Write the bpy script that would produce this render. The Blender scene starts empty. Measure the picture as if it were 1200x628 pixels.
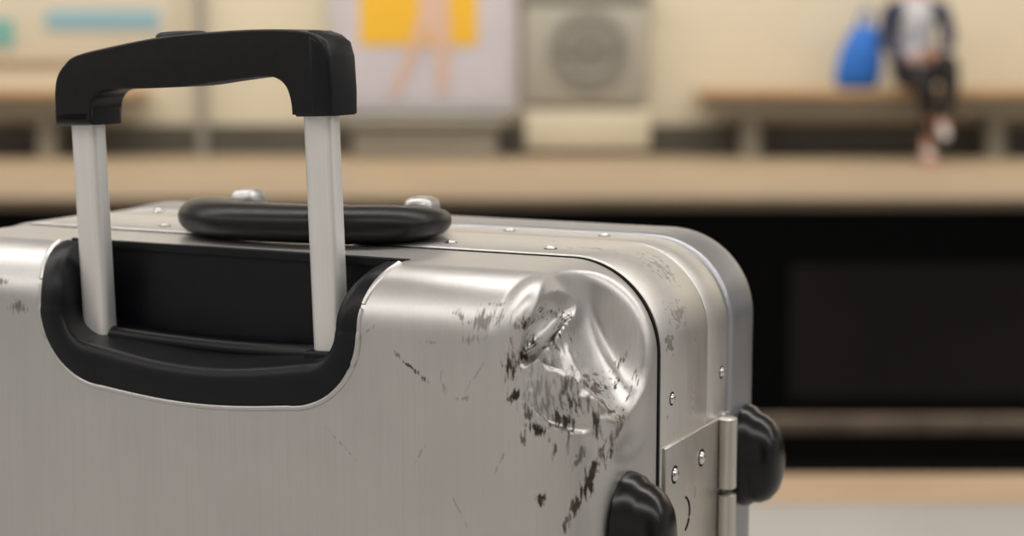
import bpy, bmesh, math, random
from mathutils import Vector, Matrix, noise
random.seed(4)
C=bpy.context
col=C.collection
# ------------------------------------------------------------------ helpers
def link(o,parent=None):
    col.objects.link(o)
    if parent: o.parent=parent
    return o
def empty(name,loc=(0,0,0),rot=(0,0,0),parent=None):
    o=bpy.data.objects.new(name,None); o.location=loc; o.rotation_euler=rot
    o.empty_display_size=.05
    return link(o,parent)
def mesh(name,v,f,mat=None,parent=None,smooth=True,auto=None,loc=(0,0,0),rot=(0,0,0)):
    me=bpy.data.meshes.new(name); me.from_pydata([tuple(a) for a in v],[],f)
    bm=bmesh.new(); bm.from_mesh(me); bmesh.ops.recalc_face_normals(bm,faces=bm.faces); bm.to_mesh(me); bm.free()
    me.polygons.foreach_set('use_smooth',[smooth]*len(me.polygons))
    if auto is not None and smooth: me.set_sharp_from_angle(angle=math.radians(auto))
    if mat: me.materials.append(mat)
    o=bpy.data.objects.new(name,me); o.location=loc; o.rotation_euler=rot
    return link(o,parent)
def box(name,lo,hi,mat,parent=None,bev=0,seg=3,loc=(0,0,0),rot=(0,0,0)):
    x0,y0,z0=lo;x1,y1,z1=hi
    bm=bmesh.new()
    vs=[bm.verts.new(p) for p in [(x0,y0,z0),(x1,y0,z0),(x1,y1,z0),(x0,y1,z0),(x0,y0,z1),(x1,y0,z1),(x1,y1,z1),(x0,y1,z1)]]
    for q in [(0,3,2,1),(4,5,6,7),(0,1,5,4),(1,2,6,5),(2,3,7,6),(3,0,4,7)]: bm.faces.new([vs[i] for i in q])
    if bev>0: bmesh.ops.bevel(bm,geom=bm.edges[:],offset=bev,segments=seg,profile=.5,affect='EDGES')
    me=bpy.data.meshes.new(name); bm.to_mesh(me); bm.free()
    me.materials.append(mat)
    if bev>0:
        me.polygons.foreach_set('use_smooth',[True]*len(me.polygons)); me.set_sharp_from_angle(angle=math.radians(50))
    o=bpy.data.objects.new(name,me); o.location=loc; o.rotation_euler=rot
    return link(o,parent)
def prism_xz(name,pts,y0,y1,mat,parent=None,bev=0,seg=4,smooth=True,auto=45):
    bm=bmesh.new()
    a=[bm.verts.new((x,y0,z)) for x,z in pts]; b=[bm.verts.new((x,y1,z)) for x,z in pts]
    n=len(pts)
    fa=bm.faces.new(a); fb=bm.faces.new(b[::-1])
    for i in range(n): bm.faces.new([a[i],b[i],b[(i+1)%n],a[(i+1)%n]])
    bmesh.ops.recalc_face_normals(bm,faces=bm.faces)
    if bev>0:
        es=set(fa.edges)|set(fb.edges)
        bmesh.ops.bevel(bm,geom=list(es),offset=bev,segments=seg,profile=.5,affect='EDGES',clamp_overlap=True)
    me=bpy.data.meshes.new(name); bm.to_mesh(me); bm.free()
    me.polygons.foreach_set('use_smooth',[smooth]*len(me.polygons))
    if smooth: me.set_sharp_from_angle(angle=math.radians(auto))
    if mat: me.materials.append(mat)
    o=bpy.data.objects.new(name,me)
    return link(o,parent)
def catmull(pts,n=6,closed=True):
    out=[];N=len(pts)
    rng=range(N) if closed else range(N-1)
    for i in rng:
        if closed: p=[Vector(pts[(i+k-1)%N]) for k in range(4)]
        else: p=[Vector(pts[max(0,min(N-1,i+k-1))]) for k in range(4)]
        for j in range(n):
            t=j/n
            out.append(.5*((2*p[1])+(-p[0]+p[2])*t+(2*p[0]-5*p[1]+4*p[2]-p[3])*t*t+(-p[0]+3*p[1]-3*p[2]+p[3])*t**3))
    if not closed: out.append(Vector(pts[-1]))
    return out
def tube(name,path,rad,mat,parent=None,n=20,sx=1,sz=1,closed=False,pw=1.0):
    """sweep a (super)ellipse along path; rad may be a list"""
    v=[];f=[];N=len(path)
    for i,p in enumerate(path):
        p=Vector(p)
        if closed: t=Vector(path[(i+1)%N])-Vector(path[i-1])
        else: t=Vector(path[min(i+1,N-1)])-Vector(path[max(i-1,0)])
        t.normalize()
        up=Vector((0,0,1)) if abs(t.z)<.9 else Vector((0,1,0))
        s=t.cross(up).normalized(); u=s.cross(t).normalized()
        r=rad[i] if isinstance(rad,(list,tuple)) else rad
        for k in range(n):
            a=2*math.pi*k/n; c=math.cos(a); d=math.sin(a)
            c=math.copysign(abs(c)**pw,c); d=math.copysign(abs(d)**pw,d)
            v.append(p+s*(c*r*sx)+u*(d*r*sz))
    for i in range(N if closed else N-1):
        for k in range(n):
            a=i*n+k;b=i*n+(k+1)%n;c=((i+1)%N)*n+(k+1)%n;d=((i+1)%N)*n+k
            f.append((a,b,c,d))
    if not closed:
        f.append(tuple(range(n))[::-1]); f.append(tuple(range((N-1)*n,N*n)))
    return mesh(name,v,f,mat,parent,True,50)
def lathe(name,prof,mat,parent=None,n=32,loc=(0,0,0),rot=(0,0,0),scale=(1,1,1)):
    """prof list (r,z) revolve about z"""
    v=[];f=[]
    for r,z in prof:
        for k in range(n):
            a=2*math.pi*k/n
            v.append((r*math.cos(a)*scale[0],r*math.sin(a)*scale[1],z*scale[2]))
    for i in range(len(prof)-1):
        for k in range(n):
            f.append((i*n+k,i*n+(k+1)%n,(i+1)*n+(k+1)%n,(i+1)*n+k))
    f.append(tuple(range(n))[::-1]); f.append(tuple(range((len(prof)-1)*n,len(prof)*n)))
    return mesh(name,v,f,mat,parent,True,40,loc,rot)
# ------------------------------------------------------------------ materials
def newmat(name):
    m=bpy.data.materials.new(name); m.use_nodes=True
    nt=m.node_tree; b=nt.nodes['Principled BSDF']
    return m,nt,b
def N(nt,t,**kw):
    n=nt.nodes.new(t)
    for k,v in kw.items(): setattr(n,k,v)
    return n
def texco(nt,scale=(1,1,1)):
    tc=N(nt,'ShaderNodeTexCoord'); mp=N(nt,'ShaderNodeMapping')
    mp.inputs['Scale'].default_value=scale
    nt.links.new(tc.outputs['Object'],mp.inputs['Vector'])
    return mp.outputs['Vector']
def noisy(name,c1,c2,scale=(5,5,5),rough=.6,metal=0,bump=0,detail=4,rr=0,spec=.5):
    m,nt,b=newmat(name)
    v=texco(nt,scale)
    nz=N(nt,'ShaderNodeTexNoise'); nz.inputs['Scale'].default_value=1; nz.inputs['Detail'].default_value=detail
    nt.links.new(v,nz.inputs['Vector'])
    cr=N(nt,'ShaderNodeValToRGB'); cr.color_ramp.elements[0].position=.3; cr.color_ramp.elements[1].position=.7
    cr.color_ramp.elements[0].color=(*c1,1); cr.color_ramp.elements[1].color=(*c2,1)
    nt.links.new(nz.outputs['Fac'],cr.inputs['Fac']); nt.links.new(cr.outputs['Color'],b.inputs['Base Color'])
    b.inputs['Metallic'].default_value=metal; b.inputs['Roughness'].default_value=rough
    b.inputs['Specular IOR Level'].default_value=spec
    if rr:
        mr=N(nt,'ShaderNodeMapRange'); mr.inputs['To Min'].default_value=rough-rr; mr.inputs['To Max'].default_value=rough+rr
        nt.links.new(nz.outputs['Fac'],mr.inputs['Value']); nt.links.new(mr.outputs['Result'],b.inputs['Roughness'])
    if bump:
        bp=N(nt,'ShaderNodeBump'); bp.inputs['Strength'].default_value=bump; bp.inputs['Distance'].default_value=.001
        nt.links.new(nz.outputs['Fac'],bp.inputs['Height']); nt.links.new(bp.outputs['Normal'],b.inputs['Normal'])
    return m
def math_node(nt,op,a,b=None,clamp=False):
    n=N(nt,'ShaderNodeMath',operation=op); n.use_clamp=clamp
    for i,x in enumerate((a,b)):
        if x is None: continue
        if isinstance(x,(int,float)): n.inputs[i].default_value=x
        else: nt.links.new(x,n.inputs[i])
    return n.outputs[0]
# scuffs on real metal; the one in the dent fold also paints its shade: (x,y,z, rx,ry,rz, rotY deg, strength)
def aluminium(name,base,rough,brush=(700,700,6),bump=.15,scuffs_shade=(),wear=0,streak=(700,240,110),metal=1.0):
    m,nt,b=newmat(name)
    tc=N(nt,'ShaderNodeTexCoord'); obj=tc.outputs['Object']
    mp=N(nt,'ShaderNodeMapping'); mp.inputs['Scale'].default_value=brush; nt.links.new(obj,mp.inputs['Vector'])
    nz=N(nt,'ShaderNodeTexNoise'); nz.inputs['Scale'].default_value=1; nz.inputs['Detail'].default_value=3
    nt.links.new(mp.outputs['Vector'],nz.inputs['Vector'])
    cl=N(nt,'ShaderNodeTexNoise'); cl.inputs['Scale'].default_value=14; cl.inputs['Detail'].default_value=7; cl.inputs['Roughness'].default_value=.6
    nt.links.new(obj,cl.inputs['Vector'])
    mix=N(nt,'ShaderNodeMix',data_type='RGBA')
    mix.inputs[6].default_value=(*[c*.83 for c in base],1); mix.inputs[7].default_value=(*[min(1,c*1.13) for c in base],1)
    s=math_node(nt,'ADD',math_node(nt,'MULTIPLY',nz.outputs['Fac'],.45),math_node(nt,'MULTIPLY',cl.outputs['Fac'],.55))
    nt.links.new(s,mix.inputs[0])
    colr=mix.outputs[2]
    mr=N(nt,'ShaderNodeMapRange'); mr.inputs['To Min'].default_value=rough-.10; mr.inputs['To Max'].default_value=rough+.12
    nt.links.new(s,mr.inputs['Value']); ro=mr.outputs['Result']
    b.inputs['Metallic'].default_value=metal
    mask=None
    fine=N(nt,'ShaderNodeTexNoise'); fine.inputs['Scale'].default_value=1; fine.inputs['Detail'].default_value=5; fine.inputs['Roughness'].default_value=.6
    fm=N(nt,'ShaderNodeMapping'); fm.inputs['Scale'].default_value=streak; fm.inputs['Rotation'].default_value=(0,.3,0)
    nt.links.new(obj,fm.inputs['Vector']); nt.links.new(fm.outputs['Vector'],fine.inputs['Vector'])
    jit=math_node(nt,'MULTIPLY',math_node(nt,'SUBTRACT',fine.outputs['Fac'],.505),4.2)
    wz=N(nt,'ShaderNodeTexNoise'); wz.inputs['Scale'].default_value=130; wz.inputs['Detail'].default_value=3
    nt.links.new(obj,wz.inputs['Vector'])
    sub=N(nt,'ShaderNodeVectorMath',operation='SUBTRACT'); nt.links.new(wz.outputs['Color'],sub.inputs[0]); sub.inputs[1].default_value=(.5,.5,.5)
    scl=N(nt,'ShaderNodeVectorMath',operation='SCALE'); nt.links.new(sub.outputs[0],scl.inputs[0]); scl.inputs['Scale'].default_value=.009
    add=N(nt,'ShaderNodeVectorMath',operation='ADD'); nt.links.new(obj,add.inputs[0]); nt.links.new(scl.outputs[0],add.inputs[1])
    for (x,y,z,rx,ry,rz,rot,st) in scuffs_shade:
        q=N(nt,'ShaderNodeMapping',vector_type='TEXTURE')
        q.inputs['Location'].default_value=(x,y,z); q.inputs['Rotation'].default_value=(0,math.radians(rot),0); q.inputs['Scale'].default_value=(rx,ry,rz)
        nt.links.new(obj if min(rx,rz)<.0014 else add.outputs[0],q.inputs['Vector'])
        ln=N(nt,'ShaderNodeVectorMath',operation='LENGTH'); nt.links.new(q.outputs['Vector'],ln.inputs[0])
        dd=math_node(nt,'ADD',ln.outputs['Value'],jit if st>.6 else math_node(nt,'ADD',jit,.25))
        e=math_node(nt,'MULTIPLY',math_node(nt,'SUBTRACT',1.0,dd),2.0,True)
        far=math_node(nt,'MULTIPLY',math_node(nt,'SUBTRACT',1.7,ln.outputs['Value']),2.2,True)
        e=math_node(nt,'MULTIPLY',math_node(nt,'MULTIPLY',e,far),st)
        mask=e if mask is None else math_node(nt,'MAXIMUM',mask,e)
    if wear:
        wn=N(nt,'ShaderNodeTexNoise'); wn.inputs['Scale'].default_value=60; wn.inputs['Detail'].default_value=8; wn.inputs['Roughness'].default_value=.7
        nt.links.new(obj,wn.inputs['Vector'])
        w=math_node(nt,'MULTIPLY',math_node(nt,'MULTIPLY',math_node(nt,'SUBTRACT',wn.outputs['Fac'],.64),12,True),wear)
        mask=w if mask is None else math_node(nt,'MAXIMUM',mask,w)
    if mask is not None:
        dc=N(nt,'ShaderNodeMix',data_type='RGBA'); dc.inputs[6].default_value=(.013,.009,.008,1); dc.inputs[7].default_value=(.070,.044,.031,1)
        nt.links.new(math_node(nt,'MULTIPLY',math_node(nt,'SUBTRACT',wz.outputs['Fac'],.42),4,True),dc.inputs[0])
        mm=N(nt,'ShaderNodeMix',data_type='RGBA'); nt.links.new(mask,mm.inputs[0]); nt.links.new(colr,mm.inputs[6]); nt.links.new(dc.outputs[2],mm.inputs[7])
        colr=mm.outputs[2]
        inv=math_node(nt,'SUBTRACT',metal,math_node(nt,'MULTIPLY',mask,.85*metal)); nt.links.new(inv,b.inputs['Metallic'])
        ro=math_node(nt,'ADD',ro,math_node(nt,'MULTIPLY',mask,.3))
    nt.links.new(colr,b.inputs['Base Color']); nt.links.new(ro,b.inputs['Roughness'])
    bp=N(nt,'ShaderNodeBump'); bp.inputs['Strength'].default_value=bump; bp.inputs['Distance'].default_value=.0006
    nt.links.new(nz.outputs['Fac'],bp.inputs['Height']); nt.links.new(bp.outputs['Normal'],b.inputs['Normal'])
    return m
SC=[(.178,-.07,-.040,.0036,.03,.0120,8,1),(.1790,-.08,-.0535,.0026,.02,.0035,0,1),(.189,-.07,-.068,.0055,.03,.0040,20,1),
(.199,-.07,-.064,.0042,.03,.0050,-20,.95),(.206,-.06,-.054,.0042,.03,.008,10,.9),(.1247,-.08,-.0453,.0100,.01,.0014,36,.95),
(.1638,-.075,-.020,.013,.03,.0055,-12,.55),(.158,-.075,-.030,.009,.02,.0026,-20,.5),(.1925,-.08,-.0995,.0019,.02,.0032,0,1),(.2105,-.068,-.094,.0022,.02,.0185,18,1),
(.205,-.07,-.106,.0015,.02,.009,10,.9),(-.1115,-.08,-.033,.006,.02,.0028,0,.7),(-.125,-.08,-.020,.004,.02,.0024,0,.6),(.153,-.08,-.057,.0055,.01,.0020,-10,.5),
(.2135,-.06,-.063,.0013,.02,.011,-5,.95),(.196,-.07,-.011,.0042,.03,.0032,20,.9),(.205,-.06,-.045,.0034,.04,.0090,14,.8),
(.192,-.07,-.052,.012,.03,.016,0,.5),(.2125,-.05,-.055,.0022,.03,.008,0,.7),(.130,-.08,-.086,.007,.01,.0007,-60,.5),
(.135,-.08,-.033,.004,.01,.0016,0,.4),(.142,-.08,-.050,.0014,.01,.005,0,.4),(.183,-.08,-.075,.0022,.02,.004,10,.85),(.066,-.08,-.045,.002,.01,.004,0,.35),
(.1875,-.07,-.026,.0030,.03,.010,-24,1),(.086,-.08,-.085,.010,.01,.0006,40,.35),(.150,-.08,-.110,.009,.01,.0006,60,.35),(.104,-.08,-.028,.005,.01,.0008,-40,.4),  # first entry: dirt with the fold's shade painted in
(.197,-.07,-.076,.0018,.02,.005,15,.9),(.186,-.08,-.060,.0018,.02,.004,10,.85),(.204,-.07,-.070,.0011,.02,.009,5,.85),(.2155,-.055,-.070,.0011,.02,.010,-8,.85),(.181,-.075,-.022,.003,.02,.0016,30,.65),(.150,-.08,-.018,.005,.02,.0014,30,.5),(.168,-.08,-.012,.007,.02,.0016,-10,.5),
(.160,-.08,-.045,.0009,.01,.012,35,.35),(.172,-.08,-.085,.0008,.01,.010,25,.4),(.208,-.065,-.082,.0014,.02,.006,12,.8)]
M_shell=aluminium('brushed_aluminium_front',(.59,.586,.583),.41,(900,900,9),.10,SC)
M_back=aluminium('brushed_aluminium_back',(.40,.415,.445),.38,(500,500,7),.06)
M_strip=aluminium('aluminium_frame',(.68,.668,.65),.41,(300,300,30),.05,
   [(.219,.03,-.030,.02,.014,.008,0,.6),(.2,.045,0,.012,.014,.02,0,.55),(.219,.012,-.042,.01,.006,.006,0,.7),(.17,.03,0,.014,.006,.02,0,.5),(.219,.045,-.075,.01,.006,.010,0,.4)],.8,(300,300,300))
M_tube=aluminium('anodised_tube',(.80,.795,.79),.45,(900,900,6),.03,(),0,metal=.65)
M_mount=noisy('mount_metal',(.46,.46,.46),(.60,.60,.60),(200,200,200),.38,1)
M_plate=aluminium('hinge_steel',(.62,.60,.56),.36,(200,200,60),.05,[(.22,.045,-.125,.01,.004,.004,0,.4)],.3)
M_rivet=noisy('rivet_metal',(.55,.54,.52),(.75,.74,.72),(300,300,300),.25,1)
M_blk=noisy('black_plastic',(.003,.0036,.0055),(.005,.006,.009),(60,60,60),.40,0,0,4,.06,.26)
M_blkm=noisy('black_rubber_grip',(.0025,.0025,.003),(.005,.005,.006),(500,500,500),.38,0,.04,4,.05,.32)
M_dark=noisy('dark_gasket',(.003,.003,.003),(.006,.006,.006),(60,60,60),.7,0,0,4,0,.15)
M_dome=noisy('glossy_black_bumper',(.003,.003,.003),(.005,.005,.005),(80,80,80),.26,0,0,4,0,.35)
# ------------------------------------------------------------------ suitcase
A=.2175; HZ=.62; B=HZ/2; R=.046; RF=.031; YF=-.082; YB=.170
CAM_H=.81
suit=empty('aluminium_suitcase',(-.1239,.9347,.70),(0,0,math.radians(-26)))
def ring(d,hi=True,Rr=None):
    """rounded rectangle in xz inset by d; z from 0 down to -HZ"""
    R0=(R if Rr is None else Rr)
    a=A-d;b=B-d;r=max(R0-d,.006)
    nx,nzs,nc=(200,150,60) if hi==2 else ((80,90,28) if hi else (40,40,14))
    pts=[]
    def side(p,q,n,mode):
        for i in range(n):
            t=i/n
            if mode==0 and hi==2: t=1-(.45*(1-t)+.55*(1-t)**2)
            if mode==1: t=.26*t+.74*t**2.2
            if mode==2: t=1-(.35*(1-t)+.65*(1-t)**2.2)
            pts.append((p[0]+(q[0]-p[0])*t,p[1]+(q[1]-p[1])*t))
    def arc(cx,cz,a0):
        for i in range(nc):
            an=math.radians(a0-90*i/nc); pts.append((cx+r*math.cos(an),cz+r*math.sin(an)))
    side((-a+r,b),(a-r,b),nx,0); arc(a-r,b-r,90)
    side((a,b-r),(a,-b+r),nzs,1); arc(a-r,-b+r,0)
    side((a-r,-b),(-a+r,-b),nx,3); arc(-a+r,-b+r,-90)
    side((-a,-b+r),(-a,b-r),nzs,2); arc(-a+r,b-r,180)
    return [(x,z-B) for x,z in pts]
def sweep(name,prof,mat,hi=False,deform=None,caps=(True,True),closed=False,auto=35,parent=suit,smooth=True):
    v=[];f=[];n=None
    for y,d in prof:
        rg=ring(d,hi); n=len(rg)
        v+=[Vector((x,y,z)) for x,z in rg]
    if deform: v=[deform(p) for p in v]
    K=len(prof)
    for i in range(K if closed else K-1):
        a=i*n;b=((i+1)%K)*n
        for k in range(n): f.append((a+k,a+(k+1)%n,b+(k+1)%n,b+k))
    if not closed:
        if caps[0]: f.append(tuple(range(n)))
        if caps[1]: f.append(tuple(range((K-1)*n,K*n))[::-1])
    return mesh(name,v,f,mat,parent,smooth,auto)
def smooth01(t):
    t=max(0,min(1,t)); return t*t*(3-2*t)
def blob(p,c,r,rot=0,pw=2):
    dx,dy,dz=p.x-c[0],p.y-c[1],p.z-c[2]
    if rot:
        cs,sn=math.cos(rot),math.sin(rot); dx,dz=dx*cs+dz*sn,-dx*sn+dz*cs
    q=(dx/r[0])**2+(dy/r[1])**2+(dz/r[2])**2
    return max(0,1-q)**pw if q<1 else 0
NIN=Vector((-.62,.50,-.60)).normalized()
def ridged(v): return 1-2*abs(noise.noise(v))
def dent(p):
    if p.x<.10 or p.z<-.16: return p
    d=Vector((0,0,0))
    # main bowl: crisp rim
    d+=NIN*.0275*blob(p,(.2118,-.046,-.024),(.034,.047,.046),0,1.25)
    # fold on the left wall of the bowl, running down-left from the top edge
    d+=NIN*.0185*blob(p,(.1915,-.068,-.020),(.0080,.032,.026),math.radians(-24),1.25)
    d+=NIN*.0115*blob(p,(.196,-.066,-.036),(.018,.030,.0056),math.radians(-30),1.3)
    # pushed-out ridges beside and below the fold
    d-=NIN*.0115*blob(p,(.202,-.066,-.048),(.022,.030,.0115),math.radians(-34),1.4)
    d-=NIN*.0075*blob(p,(.1770,-.075,-.022),(.0105,.03,.028),math.radians(-12),1.6)
    d-=NIN*.0045*blob(p,(.200,-.06,-.006),(.018,.03,.011))
    # second crease, soft dimple below
    d+=NIN*.0070*blob(p,(.199,-.07,-.061),(.018,.030,.0055),math.radians(-30),1.3)
    d-=NIN*.0045*blob(p,(.212,-.055,-.064),(.0070,.03,.018),math.radians(8),1.5)
    d+=NIN*.0045*blob(p,(.215,-.035,-.074),(.018,.034,.018))
    w=blob(p,(.195,-.07,-.043),(.033,.05,.037))
    nn=ridged(Vector((p.x*75,p.y*75,p.z*55)))-.4+.45*(ridged(Vector((p.x*170+3,p.y*170,p.z*130)))-.4)
    d-=NIN*nn*.0036*w
    k=smooth01((-.003-p.y)/.028)
    return p+d*k
prof=[(-.0012,.003),(-.0012,.0008),(-.0020,.0)]
nst=36
for i in range(1,nst+1): prof.append((-.0020+(YF+RF+.0020)*i/nst,0))
nf=46
for i in range(1,nf+1):
    a=math.pi/2*i/nf
    prof.append((YF+RF-RF*math.sin(a),RF-RF*math.cos(a)))
for i in range(1,45): prof.append((YF-.0012*smooth01(i/44),RF+i*.0023))
shell=sweep('front_shell',prof,M_shell,2,dent,(False,True),auto=60)
def upath(hw,zb,rc,flare,n=12,top=.0,bow=.004):
    pts=[]
    fl=flare
    for i in range(n+1):
        t=i/n; z=top-(top-(-.030))*t
        pts.append((-hw-fl*(1-t)**2.2,z))
    for i in range(1,n+1):
        t=i/n; pts.append((-hw,-.030+(zb+rc+.030)*t))
    for i in range(1,n*2+1):
        a=math.pi+math.pi/2*i/(n*2); pts.append((-hw+rc+rc*math.cos(a),zb+rc+rc*math.sin(a)))
    m=n*3
    for i in range(1,m//2+1):
        t=i/m; x=(-hw+rc)+(2*(hw-rc))*t; pts.append((x,zb-bow*math.sin(math.pi*t)))
    r=[(-x,z) for x,z in pts[::-1]]
    return pts+r[1:]
outer=upath(.0955,-.0695,.039,.008)
inner=upath(.0830,-.0480,.0175,.012,bow=.007)
cut=[(x,z) for x,z in outer]
cut=[(outer[0][0]-.001,.05)]+cut+[(outer[-1][0]+.001,.05)]
cutter=prism_xz('cutter',cut,-.13,-.0445,None)
cutter.parent=suit
C.view_layer.update()
bm=bmesh.new(); bm.from_mesh(shell.data)
be=[e for e in bm.edges if e.is_boundary]
bmesh.ops.contextual_create(bm,geom=be); bmesh.ops.recalc_face_normals(bm,faces=bm.faces); bm.to_mesh(shell.data); bm.free()
md=shell.modifiers.new('b','BOOLEAN'); md.operation='DIFFERENCE'; md.object=cutter; md.solver='EXACT'
dg=C.evaluated_depsgraph_get(); nm=bpy.data.meshes.new_from_object(shell.evaluated_get(dg))
shell.modifiers.clear(); shell.data=nm
nm.set_sharp_from_angle(angle=math.radians(50))
bpy.data.objects.remove(cutter)
# ---- bezel / pocket liner
def ysurf(z):
    if z<-RF: return YF-.0008
    q=min(1,(z+RF)/RF); return YF+RF-RF*math.sqrt(max(0,1-q*q))
v=[];f=[];P=len(outer)
sect=[]
for i in range(P):
    xo,zo=outer[i]; xi,zi=inner[i]
    s=[]
    s.append((xo,ysurf(zo)+.004,zo))
    for t in (0,.25,.5,.75):
        x=xo+(xi-xo)*t; z=zo+(zi-zo)*t
        s.append((x,ysurf(z)-.0012*math.sin(math.pi*(.15+.6*t)),z))
    dx,dz=xi-xo,zi-zo
    for a in (20,45,70,90):
        a=math.radians(a); k=.004
        x=xo+dx*.85+dx*.15*math.sin(a); z=zo+dz*.85+dz*.15*math.sin(a)
        s.append((x,ysurf(z)+k*(1-math.cos(a)),z))
    for t in (.3,.6,.85,1.0):
        y0=ysurf(zi)+.004; y=y0+(-.0450-y0)*t
        rise=.004*t*smooth01((-zi-.02)/.03)
        s.append((xi,y,zi+rise))
    sect.append(s)
K=len(sect[0])
for s in sect: v+=s
for i in range(P-1):
    for k in range(K-1):
        f.append((i*K+k,(i+1)*K+k,(i+1)*K+k+1,i*K+k+1))
base=len(v)
for i in range(P): v.append((inner[i][0],-.0450,inner[i][1]+.004*smooth01((-inner[i][1]-.02)/.03)))
f.append(tuple(range(base,base+P)))
bez=mesh('handle_bezel',v,f,M_blk,suit,True,40)
box('pocket_back_trim',(-.104,-.0470,-.004),(.104,-.0438,.0006),M_blk,suit,.0005)
tube('pocket_scoop',[(x,-.062+.010*(1-(x/.07)**2),-.047-.004*(1-(x/.07)**2)) for x in [(-.07+.14*i/20) for i in range(21)]],.005,M_blk,suit,12)
rp=[]
for i,(x,z) in enumerate(outer):
    t=Vector(outer[min(i+1,P-1)])-Vector(outer[max(0,i-1)]); nrm=Vector((t.y,-t.x)).normalized()
    if nrm.dot(Vector((x,z+.02)))<0: nrm=-nrm
    x2=x+nrm.x*.0012; z2=min(z+nrm.y*.0012,-.0002)
    rp.append((x2,ysurf(z2)+.0012,z2))
tube('pocket_rim',rp,.0018,M_shell,suit,12)
# ---- rubber gaskets in the seams and frame strips
sweep('gasket',[(-.0010,.006),(-.0014,.0006),(-.0010,-.0004),(.0012,-.0004),(.0016,.0006),(.0016,.006)],M_dark,True)
sweep('gasket_core',[(.0020,.006),(.0020,.0024),(.115,.0024),(.115,.006)],M_dark)
def strip(name,y0,y1,out,mat,bv=.0012):
    pr=[(y0,.004),(y0,-out+bv),(y0+bv*.3,-out+bv*.3),(y0+bv,-out),(y1-bv,-out),(y1-bv*.3,-out+bv*.3),(y1,-out+bv),(y1,.004)]
    return sweep(name,pr,mat,True,closed=False,caps=(True,True),auto=60)
strip('frame_strip_front',.0016,.0680,.0010,M_strip,.0010)
sweep('gasket',[(.0675,.006),(.0677,.0002),(.0705,.0002),(.0707,.006)],M_dark,True)
strip('frame_strip_rear',.0702,.1000,.0004,M_strip,.001)
RB=.036
pb=[(.1026,.004),(.1026,.0006),(.1034,-.0006)]
for i in range(1,6): pb.append((.103+(YB-RB-.103)*i/5,-.0006-.0012*math.sin(math.pi/2*i/5)))
for i in range(1,17):
    a=math.pi/2*i/16; pb.append((YB-RB+RB*math.sin(a),RB-RB*math.cos(a)-.0018*math.cos(a)))
pb.append((YB+.001,.09))
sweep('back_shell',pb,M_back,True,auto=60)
# ---- rivets
def rivet(p,axis,r=.0027,mat=M_rivet):
    prof=[(r*1.0,0),(r*.98,r*.18),(r*.8,r*.42),(r*.45,r*.58),(r*.1,r*.62)]
    rot=(0,0,0) if axis=='z' else (0,math.radians(90),0)
    return lathe('rivet',prof,mat,suit,14,p,rot)
for x in (-.15,-.0925,-.035,.035,.0925,.15):
    for yy,zz in ((.020,.0009),(.090,.0003)):
        rivet((x,yy,zz),'z')
        lathe('rivet_recess',[(.0037,0),(.0034,.0003)],M_dark,suit,16,(x,yy,zz))
for z in (-.070,-.27,-.33,-.45,-.51):
    for yy,xx in ((.016,.0009),(.092,.0003)):
        rivet((A+xx,yy,z),'x')
        lathe('rivet_recess',[(.0037,0),(.0034,.0003)],M_dark,suit,16,(A+xx,yy,z),(0,math.radians(90),0))
# ---- hinge
def hinge(zt):
    h=empty('hinge',(0,0,0),parent=suit)
    xx=A+.0008
    box('hinge_plate_front',(xx,.004,zt-.085),(xx+.0022,.0815,zt),M_plate,h,.0008,2)
    box('hinge_plate_rear',(A,.092,zt-.085),(A+.0022,.1005,zt),M_plate,h,.0008,2)
    for a,b in ((0,.040),(.0415,.0845)):
        r=.0058
        lathe('hinge_knuckle',[(r*.6,0),(r,.0012),(r,b-a-.0012),(r*.6,b-a)],M_plate,h,24,(A+.0055,.087,zt-b),(0,0,0))
    for y,z in ((.016,-.016),(.055,-.016),(.016,-.068),(.060,-.066)):
        rv=rivet((xx+.002,y,zt+z),'x',.0036); rv.parent=h
        lathe('rivet_recess',[(.0048,0),(.0046,.0003)],M_dark,h,16,(xx+.0021,y,zt+z),(0,math.radians(90),0))
    pts=[(xx+.0021,.026+.012*math.cos(a),zt-.040+.010*math.sin(a)) for a in [math.radians(-60+12*i) for i in range(11)]]
    tube('hinge_emboss',pts,.0007,M_dark,h,8)
hinge(-.0925); hinge(-.42)
# ---- side bumpers
def bumper(y,z,sgn=1):
    e=empty('bumper',(sgn*A,y,z),(0,0,0 if sgn>0 else math.pi),parent=suit)
    n=28;v=[];f=[]
    prof=[(1.0,0),(1.0,.10),(.97,.26),(.90,.36),(.88,.42),(.86,.55),(.76,.74),(.60,.88),(.40,.96),(.2,.995),(.04,1)]
    ry,rz,hx=.0215,.0285,.0235
    for (r,h) in prof:
        for k in range(n):
            a=2*math.pi*k/n; c,s=math.cos(a),math.sin(a)
            cc=math.copysign(abs(c)**.9,c); ss=math.copysign(abs(s)**.9,s)
            v.append((h*hx,cc*r*ry,ss*r*rz-(h*.003)))
    for i in range(len(prof)-1):
        for k in range(n): f.append((i*n+k,i*n+(k+1)%n,(i+1)*n+(k+1)%n,(i+1)*n+k))
    f.append(tuple(range(n))); f.append(tuple(range((len(prof)-1)*n,len(prof)*n)))
    mesh('bumper_dome',v,f,M_dome,e,True,60)
for yy in (-.040,.130):
    for zz in (-.123,-.50):
        for sg in (1,-1): bumper(yy,zz,sg)
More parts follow.
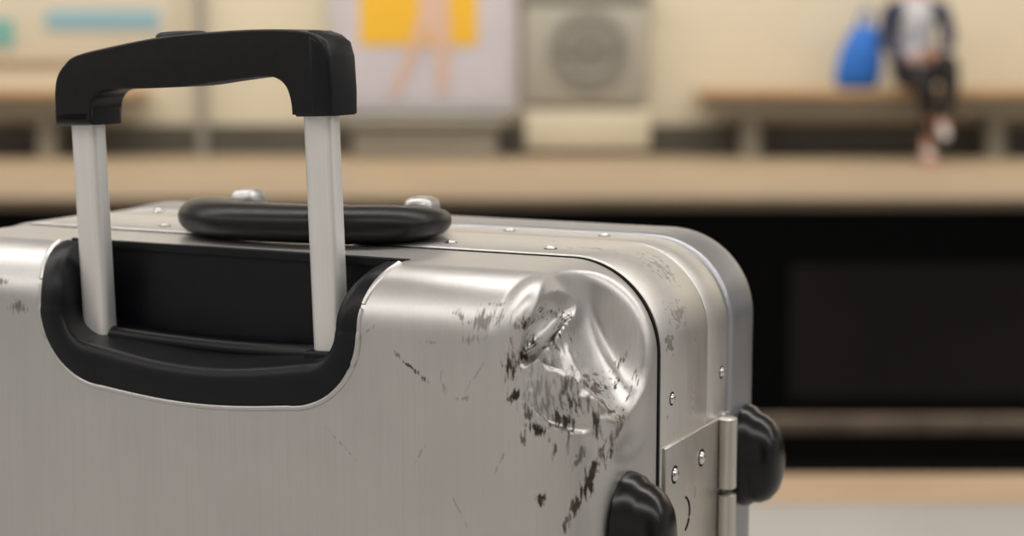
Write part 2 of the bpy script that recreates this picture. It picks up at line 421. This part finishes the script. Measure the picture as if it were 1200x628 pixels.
# ---- telescopic handle
hd=empty('telescopic_handle',(-.002,-.062,-.05),(0,math.radians(-2.0),0),parent=suit)
def tb(x):
    z0,z1=.002,.128
    hx,hy,rr=.0083,.0062,.0045
    pts=[]
    for cx,cy,a0 in ((hx-rr,hy-rr,0),(-hx+rr,hy-rr,90),(-hx+rr,-hy+rr,180),(hx-rr,-hy+rr,270)):
        for i in range(7):
            a=math.radians(a0+15*i); pts.append((cx+rr*math.cos(a),cy+rr*math.sin(a)))
    n=len(pts); v=[(x+p[0],p[1],z0) for p in pts]+[(x+p[0],p[1],z1) for p in pts]
    f=[(i,(i+1)%n,n+(i+1)%n,n+i) for i in range(n)]+[tuple(range(n)),tuple(range(n,2*n))[::-1]]
    mesh('handle_tube',v,f,M_tube,hd,True,50)
    box('tube_socket',(x-.0115,-.009,-.006),(x+.0115,.0135,.0035),M_blk,hd,.0015)
tb(-.0715); tb(.0715)
go=[(-.0905,.0665),(-.0907,.0800),(-.0885,.0900),(-.0825,.0967),(-.0733,.1014),(-.0456,.1055),(-.020,.1084),(.003,.1098),(.040,.1105),(.066,.1096),(.079,.1075),(.0850,.1030),(.0868,.0960),(.0870,.0800),(.0868,.0690)]
gi=[(.0650,.0690),(.0645,.0755),(.0620,.0825),(.0560,.0868),(.0460,.0878),(.0200,.0858),(.0,.0840),(-.020,.0835),(-.045,.0835),(-.0570,.0830),(-.0625,.0805),(-.0655,.0755),(-.0665,.0665)]
def sxx(x): return x*.925 if x<0 else x*.935
top=catmull(go,4,False); bot=catmull(gi,4,False)
pts=[(sxx(q.x)+.002,q.y+.05) for q in top]+[(sxx(q.x)+.002,q.y+.05) for q in bot]
def loft_grip(name,outline,hy,mat,parent,bev,seg=6):
    return prism_xz(name,outline,-hy,hy,mat,parent,bev,seg,True,60)
loft_grip('grip',pts,.0130,M_blkm,hd,.0098,8)
ecap=[(.0755,.0684),(.0755,.1090),(.0815,.1068),(.0868,.1033),(.0889,.0960),(.0893,.0800),(.0888,.0684)]
loft_grip('grip_end_cap',[(sxx(a)+.002,b+.05) for a,b in ecap],.0134,M_blk,hd,.0036,4)
ecap=[(-.0923,.0655),(-.0923,.0740),(-.0860,.0745),(-.0655,.0745),(-.0655,.0655)]
loft_grip('grip_collar',[(sxx(a)+.002,b+.05) for a,b in ecap],.0130,M_blkm,hd,.0030,3)
ecap=[(.0660,.0680),(.0660,.0740),(.0880,.0740),(.0880,.0680)]
loft_grip('grip_collar',[(sxx(a)+.002,b+.05) for a,b in ecap],.0128,M_blkm,hd,.0030,3)
bprof=[(1,0),(1,.4),(.94,.75),(.8,.93),(.5,1),(.05,1.02)]
lathe('release_button',bprof,M_blk,hd,28,(-.008,-.001,.1563),(0,0,0),(.0160,.0075,.0052))
# ---- top carry handle
ch=empty('carry_handle',(-.004,0,0),parent=suit)
path=[(-.0570,.060,.009),(-.0565,.048,.0092),(-.0550,.030,.0096),(-.050,.010,.0102),(-.036,-.006,.0108),(-.015,-.0140,.0110),(.018,-.0140,.0110),(.046,-.008,.0110),(.067,.008,.0106),(.0745,.028,.0100),(.070,.048,.0095),(.0580,.060,.009)]
cp=catmull(path,7,False)
nn=len(cp)
rad=[.0055+.0050*smooth01(min(i,nn-1-i)/(nn*.30)) for i in range(nn)]
tube('carry_grip',cp,rad,M_blkm,ch,24,1.60,.96,False,.88)
for sx,mx in ((-1,-.060),(1,.056)):
    box('handle_mount',(mx-.011,.050,.0008),(mx+.011,.074,.0065),M_mount,ch,.0015)
    box('handle_mount_post',(mx-.0085,.053,.005),(mx+.0085,.071,.0200),M_mount,ch,.005,4)
    rv=rivet((mx,.0515,.0085),'z',.003); rv.parent=ch
# ---- wheels
for sx in (-1,1):
    for y in (-.045,.125):
        w=empty('caster',(sx*.17,y,-.62),parent=suit)
        box('caster_fork',(-.016,-.02,-.035),(.016,.02,.008),M_blk,w,.004)
        lathe('caster_wheel',[(.020,-.009),(.028,-.007),(.030,-.003),(.030,.003),(.028,.007),(.020,.009)],M_blkm,w,28,(0,0,-.050),(0,math.radians(90),0))
# ------------------------------------------------------------------ station
def plain(name,c,rough=.6,var=.08,scale=3,spec=.5):
    return noisy(name,tuple(x*(1-var) for x in c),tuple(min(1,x*(1+var)) for x in c),(scale,)*3,rough,0,0,4,0,spec)
M_floor=plain('platform_concrete',(.38,.37,.355),.5,.12,2)
M_edge=plain('platform_edge_tan',(.48,.325,.20),.55,.1,3)
M_far=plain('far_platform_floor',(.35,.27,.185),.6,.08,2)
M_wall=plain('cream_wall',(.74,.685,.555),.5,.04,1)
M_wallf=plain('grey_wall_tiles',(.58,.57,.56),.5,.06,1)
M_base=plain('wall_base_grey',(.10,.095,.08),.6,.1,2)
M_ceil=plain('ceiling_white',(.72,.71,.69),.8,.04,1)
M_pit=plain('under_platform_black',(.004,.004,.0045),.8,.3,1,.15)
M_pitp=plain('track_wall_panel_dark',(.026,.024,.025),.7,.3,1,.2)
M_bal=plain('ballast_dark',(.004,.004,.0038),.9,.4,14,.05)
M_rail=plain('worn_rail_head',(.26,.20,.15),.5,.2,5)
M_raild=plain('shaded_rail_web',(.008,.007,.006),.8,.2,5,.1)  # shadow on the rail sides put into the base colour
M_refl=plain('dark_reflection_panel',(.03,.03,.032),.7,.2,2)  # for the invented panel mirrored in the case edge
M_pillar=plain('joint_grey',(.34,.33,.30),.6,.05,2)
M_grey=plain('vent_grey',(.42,.41,.365),.5,.05,2)
M_greyd=plain('vent_ring_dark',(.26,.255,.24),.5,.05,2)
M_wood=plain('bench_tan',(.52,.34,.18),.5,.1,4)
M_conc=plain('bench_concrete',(.32,.305,.26),.6,.06,3)
M_white=plain('poster_frame_white',(.62,.61,.66),.4,.03,2)
M_lil=plain('poster_lilac',(.62,.60,.68),.4,.05,2)
M_yel=plain('poster_orange',(.90,.54,.05),.4,.03,2)
M_pink=plain('poster_figure_tone',(.74,.52,.43),.4,.05,2)
M_blue=plain('map_blue',(.28,.50,.62),.4,.03,2)
M_teal=plain('map_teal',(.20,.48,.46),.4,.03,2)
M_map=plain('map_cream',(.72,.68,.58),.4,.03,2)
XL,XR=-14,14
H=3.3
box('floor',(XL,-3.2,-.25),(XR,2.96,0),M_floor)
box('platform_edge_near',(XL,2.96,-.25),(XR,3.16,.002),M_edge)
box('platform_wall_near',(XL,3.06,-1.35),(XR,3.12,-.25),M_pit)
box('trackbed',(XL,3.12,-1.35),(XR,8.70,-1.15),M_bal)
box('floor_far',(XL,8.63,-.05),(XR,12.0,0),M_far)
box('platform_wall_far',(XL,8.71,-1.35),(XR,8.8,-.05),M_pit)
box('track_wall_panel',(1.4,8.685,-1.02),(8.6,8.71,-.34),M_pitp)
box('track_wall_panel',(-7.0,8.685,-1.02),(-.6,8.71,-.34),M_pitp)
for y in (4.15,5.6,6.55,7.99):
    r=empty('rail',(0,y,-1.15))
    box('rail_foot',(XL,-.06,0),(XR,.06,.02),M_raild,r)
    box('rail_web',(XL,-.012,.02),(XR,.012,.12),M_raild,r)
    box('rail_head',(XL,-.035,.12),(XR,.035,.19),M_rail,r,.008,2)
box('wall_back',(XL,11.8,0),(XR,12.0,H),M_wall)
box('baseboard_back',(XL,11.77,0),(XR,11.8,.20),M_base)
box('wall_front',(XL,-3.4,0),(XR,-3.2,H),M_wallf)
box('added_dark_panel_1',(1.6,-3.20,0),(5.6,-3.15,2.6),M_refl,None,.01)  # unseen panel added behind the camera to darken the suitcase fillet's reflection
box('ceiling',(XL,-3.4,H),(XR,12.0,H+.2),M_ceil)
for x in (-2.08,-7.5,5.2,9.0):
    box('wall_joint',(x-.03,11.74,.0),(x+.03,11.8,H-.01),M_pillar)
mb=empty('map_board',(-3.4,11.76,.0))
box('board',(-1.0,-.0,.62),(1.15,.035,1.9),M_map,mb,.01)
box('board_line',(.30,-.012,.84),(1.05,-.001,.96),M_blue,mb)
box('board_patch',(-.35,-.012,.72),(.08,-.001,.90),M_teal,mb)
ps=empty('advert_poster',(-.58,11.74,.0))
box('frame',(-.64,-.02,.28),(.62,.05,2.0),M_white,ps,.01)
box('sheet',(-.56,-.026,.36),(.54,-.021,1.9),M_lil,ps)
box('orange_block',(-.43,-.032,.73),(.35,-.027,1.6),M_yel,ps)
fig=[(-.24,.40),(-.18,.40),(-.02,.72),(.04,.84),(.08,.68),(.09,.42),(.15,.42),(.17,.75),(.16,1.0),(.21,1.25),(.12,1.42),(.0,1.40),(-.06,1.2),(-.03,.98),(-.08,.76)]
prism_xz('figure_shape',fig,-.037,-.033,M_pink,ps)
pl=empty('concrete_plinth',(-.60,11.45,0))
box('block',(-.44,0,0),(.50,.30,.20),M_conc,pl,.01)
box('slab',(-.50,-.03,.20),(.56,.30,.26),M_conc,pl,.01)
vp=empty('ventilation_unit',(.49,11.70,0))
box('panel',(-.41,0,.34),(.41,.07,1.02),M_grey,vp,.02)
box('panel_top',(-.43,-.02,1.02),(.43,.07,1.10),M_greyd,vp,.01)
def disc(name,r0,r1,y,mat,z=.70):
    lathe(name,[(r0,0),(r0,.02),(r1,.02),(r1,0)],mat,vp,48,(0.02,y,z),(math.radians(90),0,0))
disc('ring_outer',.26,.20,-.0,M_greyd); disc('ring_mid',.19,.13,-.0,M_pillar); disc('hub',.12,.02,-.0,M_greyd)
box('vent_slat',(-.16,-.03,.68),(.20,-.022,.72),M_greyd,vp)
box('panel_foot',(-.40,-.02,.04),(.43,.06,.30),M_wall,vp,.01)
def bench(x0,x1):
    b=empty('platform_bench',(0,11.33,0))
    box('seat_slab',(x0,0,.395),(x1,.44,.45),M_wood,b,.012)
    box('seat_beam',(x0+.05,.05,.28),(x1-.05,.42,.395),M_conc,b,.01)
    x=x0+.35
    while x<x1-.1:
        box('bench_leg',(x-.06,.12,0),(x+.06,.36,.28),M_conc,b,.01); x+=1.6
bench(1.22,6.2); bench(-6.6,-2.42)
# ------------------------------------------------------------------ seated person
M_navy=plain('navy_jacket',(.030,.035,.075),.8,.3,20)
M_shirt=plain('white_shirt',(.66,.69,.78),.8,.05,20)
M_trou=plain('black_trousers',(.008,.008,.011),.8,.3,20)
M_skin=plain('skin',(.50,.27,.19),.5,.08,20)
M_hair=plain('dark_hair',(.03,.018,.012),.6,.3,40)
M_shoe=plain('grey_white_shoe',(.58,.55,.55),.5,.06,20)
M_red=plain('red_sole',(.6,.10,.07),.5,.06,20)
M_bag=plain('blue_fabric_bag',(.02,.16,.62),.7,.1,8)
M_eye=plain('eye_dark',(.02,.015,.01),.3,.1,40); M_lip=plain('lip',(.45,.14,.12),.5,.1,40)
def skin(name,verts,edges,root,mats,matfn,parent,sub=2):
    me=bpy.data.meshes.new(name); me.from_pydata([p for p,_ in verts],edges,[])
    o=bpy.data.objects.new(name,me); link(o,parent)
    s=o.modifiers.new('s','SKIN'); s.use_smooth_shade=True
    for i,(p,r) in enumerate(verts):
        sv=me.skin_vertices[0].data[i]; sv.radius=(r if isinstance(r,tuple) else (r,r)); sv.use_root=(i==root)
    sb=o.modifiers.new('u','SUBSURF'); sb.levels=sub; sb.render_levels=sub
    dg=C.evaluated_depsgraph_get(); dg.update(); nm=bpy.data.meshes.new_from_object(o.evaluated_get(dg))
    o.modifiers.clear(); o.data=nm
    nm.materials.clear()
    for m in mats: nm.materials.append(m)
    for p in nm.polygons: p.use_smooth=True; p.material_index=matfn(p.center)
    return o
per=empty('seated_person',(2.62,11.30,0))
V=[((0,.20,.56),(.15,.11)),
   ((0,.20,.68),(.135,.105)),
   ((-.01,.16,.86),(.155,.105)),
   ((-.01,.15,.97),(.12,.085)),
   ((-.01,.14,1.04),(.055,.055)),
   ((-.01,.13,1.10),(.05,.05)),
   ((-.18,.15,.965),.062),((-.215,.09,.76),.05),((-.12,-.06,.64),.038),((-.06,-.12,.65),.028),
   ((.17,.15,.965),.062),((.21,.09,.76),.05),((.10,-.07,.66),.038),((.04,-.12,.67),.028),
   ((-.09,.14,.55),.095),((-.03,-.24,.52),.074),((.0,-.26,.34),.060),((.0,-.25,.10),.036),((.0,-.28,.045),.040),((.01,-.42,.030),.030),
   ((.10,.14,.56),.100),((.12,-.24,.63),.076),((.13,-.28,.46),.060),((.07,-.34,.25),.036),((.07,-.37,.21),.038),((.06,-.48,.16),.028)]
E=[(0,1),(1,2),(2,3),(3,4),(4,5),(3,6),(6,7),(7,8),(8,9),(3,10),(10,11),(11,12),(12,13),(0,14),(14,15),(15,16),(16,17),(17,18),(18,19),(0,20),(20,21),(21,22),(22,23),(23,24),(24,25)]
def mf(c):
    x,y,z=c
    if y<-.2 and z<.085 and x<.06: return 4
    if y<-.32 and z<.235: return 4
    if y<-.2 and z<.17: return 3
    if y<-.30 and z<.28 : return 3
    if z>1.03 : return 3
    if y<-.085 and z>.61 and z<.71 and abs(x)<.12 and y>-.17: return 3
    if z<.63 and (y<.0 or z<.59) and not(y<-.02 and abs(x)>.19 and z>.57): 
        return 2
    if z<.72 and y<-.155: return 2
    if z>.62 and abs(x+.01)<.085 and y<.14 : return 1
    return 0
skin('body',V,E,0,[M_navy,M_shirt,M_trou,M_skin,M_shoe],mf,per)
def hand(base,dirx,name):
    bx,by,bz=base
    vs=[((bx,by,bz),(.024,.016)),((bx+dirx*.035,by-.03,bz-.004),(.028,.014))]; es=[(0,1)]
    for i,L in enumerate((.058,.066,.062,.05)):
        k=len(vs); o=(i-1.5)*.017
        px,py,pz=bx+dirx*.05,by-.045,bz-.004+o
        vs+=[((px,py,pz),.009),((px+dirx*L*.5,py-.015,pz-.004),.0085),((px+dirx*L*.8,py+.01,pz-.012),.008)]
        es+=[(1,k),(k,k+1),(k+1,k+2)]
    k=len(vs)
    vs+=[((bx+dirx*.02,by-.035,bz+.028),.010),((bx+dirx*.045,by-.05,bz+.045),.009)]
    es+=[(0,k),(k,k+1)]
    skin(name,vs,es,0,[M_skin],lambda c:0,per,1)
hand((-.055,-.125,.655),.8,'hand_left'); hand((.035,-.125,.685),-.8,'hand_right')
hv=[];hf=[];nu,nv=28,22
hc=Vector((-.015,.115,1.205))
for j in range(nv+1):
    ph=math.pi*j/nv
    for i in range(nu):
        th=2*math.pi*i/nu
        x=.074*math.sin(ph)*math.cos(th); y=-.094*math.sin(ph)*math.sin(th); z=.115*math.cos(ph)
        if z<0: x*=1-.30*(-z/.115); y=y*(1-.10*(-z/.115)) 
        fr=max(0,-y/.094)
        ax=abs(x)
        y-= .022*fr*max(0,1-(ax/.016)**2)*max(0,1-((z+.018)/.026)**2)
        y+= .008*fr*max(0,1-((ax-.03)/.018)**2)*max(0,1-((z-.005)/.016)**2)
        y-= .006*fr*max(0,1-(ax/.028)**2)*max(0,1-((z+.062)/.012)**2)
        y-= .008*fr*max(0,1-(ax/.025)**2)*max(0,1-((z+.095)/.02)**2)
        hv.append(hc+Vector((x,y,z)))
for j in range(nv):
    for i in range(nu): hf.append((j*nu+i,j*nu+(i+1)%nu,(j+1)*nu+(i+1)%nu,(j+1)*nu+i))
mesh('head',hv,hf,M_skin,per)
hv2=[]
for p in hv:
    q=p-hc
    k=1.10
    if q.y<-.02 and q.z<.062: k=.80
    if q.z<-.05 and q.y<.02: k=.8
    q2=Vector((q.x*k,q.y*k+(.006 if k>1 else .02),q.z*(k if q.z>0 else k*.95)))
    hv2.append(hc+q2)
mesh('hair',hv2,hf,M_hair,per)
for sx in (-1,1):
    lathe('eye',[(.011,0),(.010,.003),(.004,.006)],M_eye,per,14,(hc.x+sx*.028,hc.y-.082,hc.z+.004),(math.radians(90),0,0))
    tube('ear',[hc+Vector((sx*.077,.005,.022)),hc+Vector((sx*.084,.012,.008)),hc+Vector((sx*.080,.006,-.026))],[.008,.012,.006],M_skin,per,10)
tube('mouth',[hc+Vector((-.022,-.083,-.060)),hc+Vector((0,-.092,-.062)),hc+Vector((.022,-.083,-.060))],[.002,.0045,.002],M_lip,per,8)
box('shoe_sole',(-.045,-.45,.0),(.05,-.22,.016),M_red,per,.006)
bg=empty('shoulder_bag',(2.240,11.46,.45))
v=[];f=[]
nr=20
lv=[(0,.105,.09),(.02,.135,.105),(.10,.145,.11),(.20,.140,.10),(.30,.115,.075),(.38,.085,.045),(.41,.06,.02)]
for z,a,b in lv:
    for k in range(nr):
        t=2*math.pi*k/nr
        v.append((a*math.copysign(abs(math.cos(t))**.7,math.cos(t))+z*.12,b*math.copysign(abs(math.sin(t))**.7,math.sin(t)),z))
for i in range(len(lv)-1):
    for k in range(nr): f.append((i*nr+k,i*nr+(k+1)%nr,(i+1)*nr+(k+1)%nr,(i+1)*nr+k))
f.append(tuple(range(nr))); f.append(tuple(range((len(lv)-1)*nr,len(lv)*nr)))
mesh('bag_body',v,f,M_bag,bg)
tube('bag_strap',[Vector(q) for q in catmull([(.0,-.02,.38),(.01,-.04,.46),(.05,-.02,.52),(.09,.02,.46),(.08,.04,.36)],5,False)],.012,M_bag,bg,8)
# ------------------------------------------------------------------ lights
def strip_light(y,power,w=.35,x0=-10,x1=10,c=(1,.93,.82)):
    e=empty('ceiling_light',(0,y,H))
    box('housing',(x0,-w/2-.05,-.10),(x1,w/2+.05,-.002),M_ceil,e,.01)
    L=bpy.data.lights.new('lamp','AREA'); L.shape='RECTANGLE'; L.size=x1-x0; L.size_y=w; L.energy=power; L.color=c
    o=bpy.data.objects.new('lamp',L); link(o,e); o.location=((x0+x1)/2,0,-.11)
strip_light(-1.0,250,c=(1,.95,.89))
strip_light(1.9,290,.25,c=(1,.95,.89))
strip_light(10.3,450)
w=bpy.data.worlds.new('world'); C.scene.world=w; w.use_nodes=True
w.node_tree.nodes['Background'].inputs[0].default_value=(.68,.70,.73,1); w.node_tree.nodes['Background'].inputs[1].default_value=.45
# ------------------------------------------------------------------ camera
cd=bpy.data.cameras.new('camera'); cam=bpy.data.objects.new('camera',cd); link(cam)
cam.location=(0,0,CAM_H); cam.rotation_euler=(math.radians(90-7.64),0,0)
cd.sensor_width=36; cd.lens=2050/1200*36; cd.clip_start=.01; cd.clip_end=100
cd.dof.use_dof=True; cd.dof.focus_distance=.85; cd.dof.aperture_fstop=5.6; cd.dof.aperture_blades=0
C.scene.camera=cam
C.scene.view_settings.view_transform='Standard'
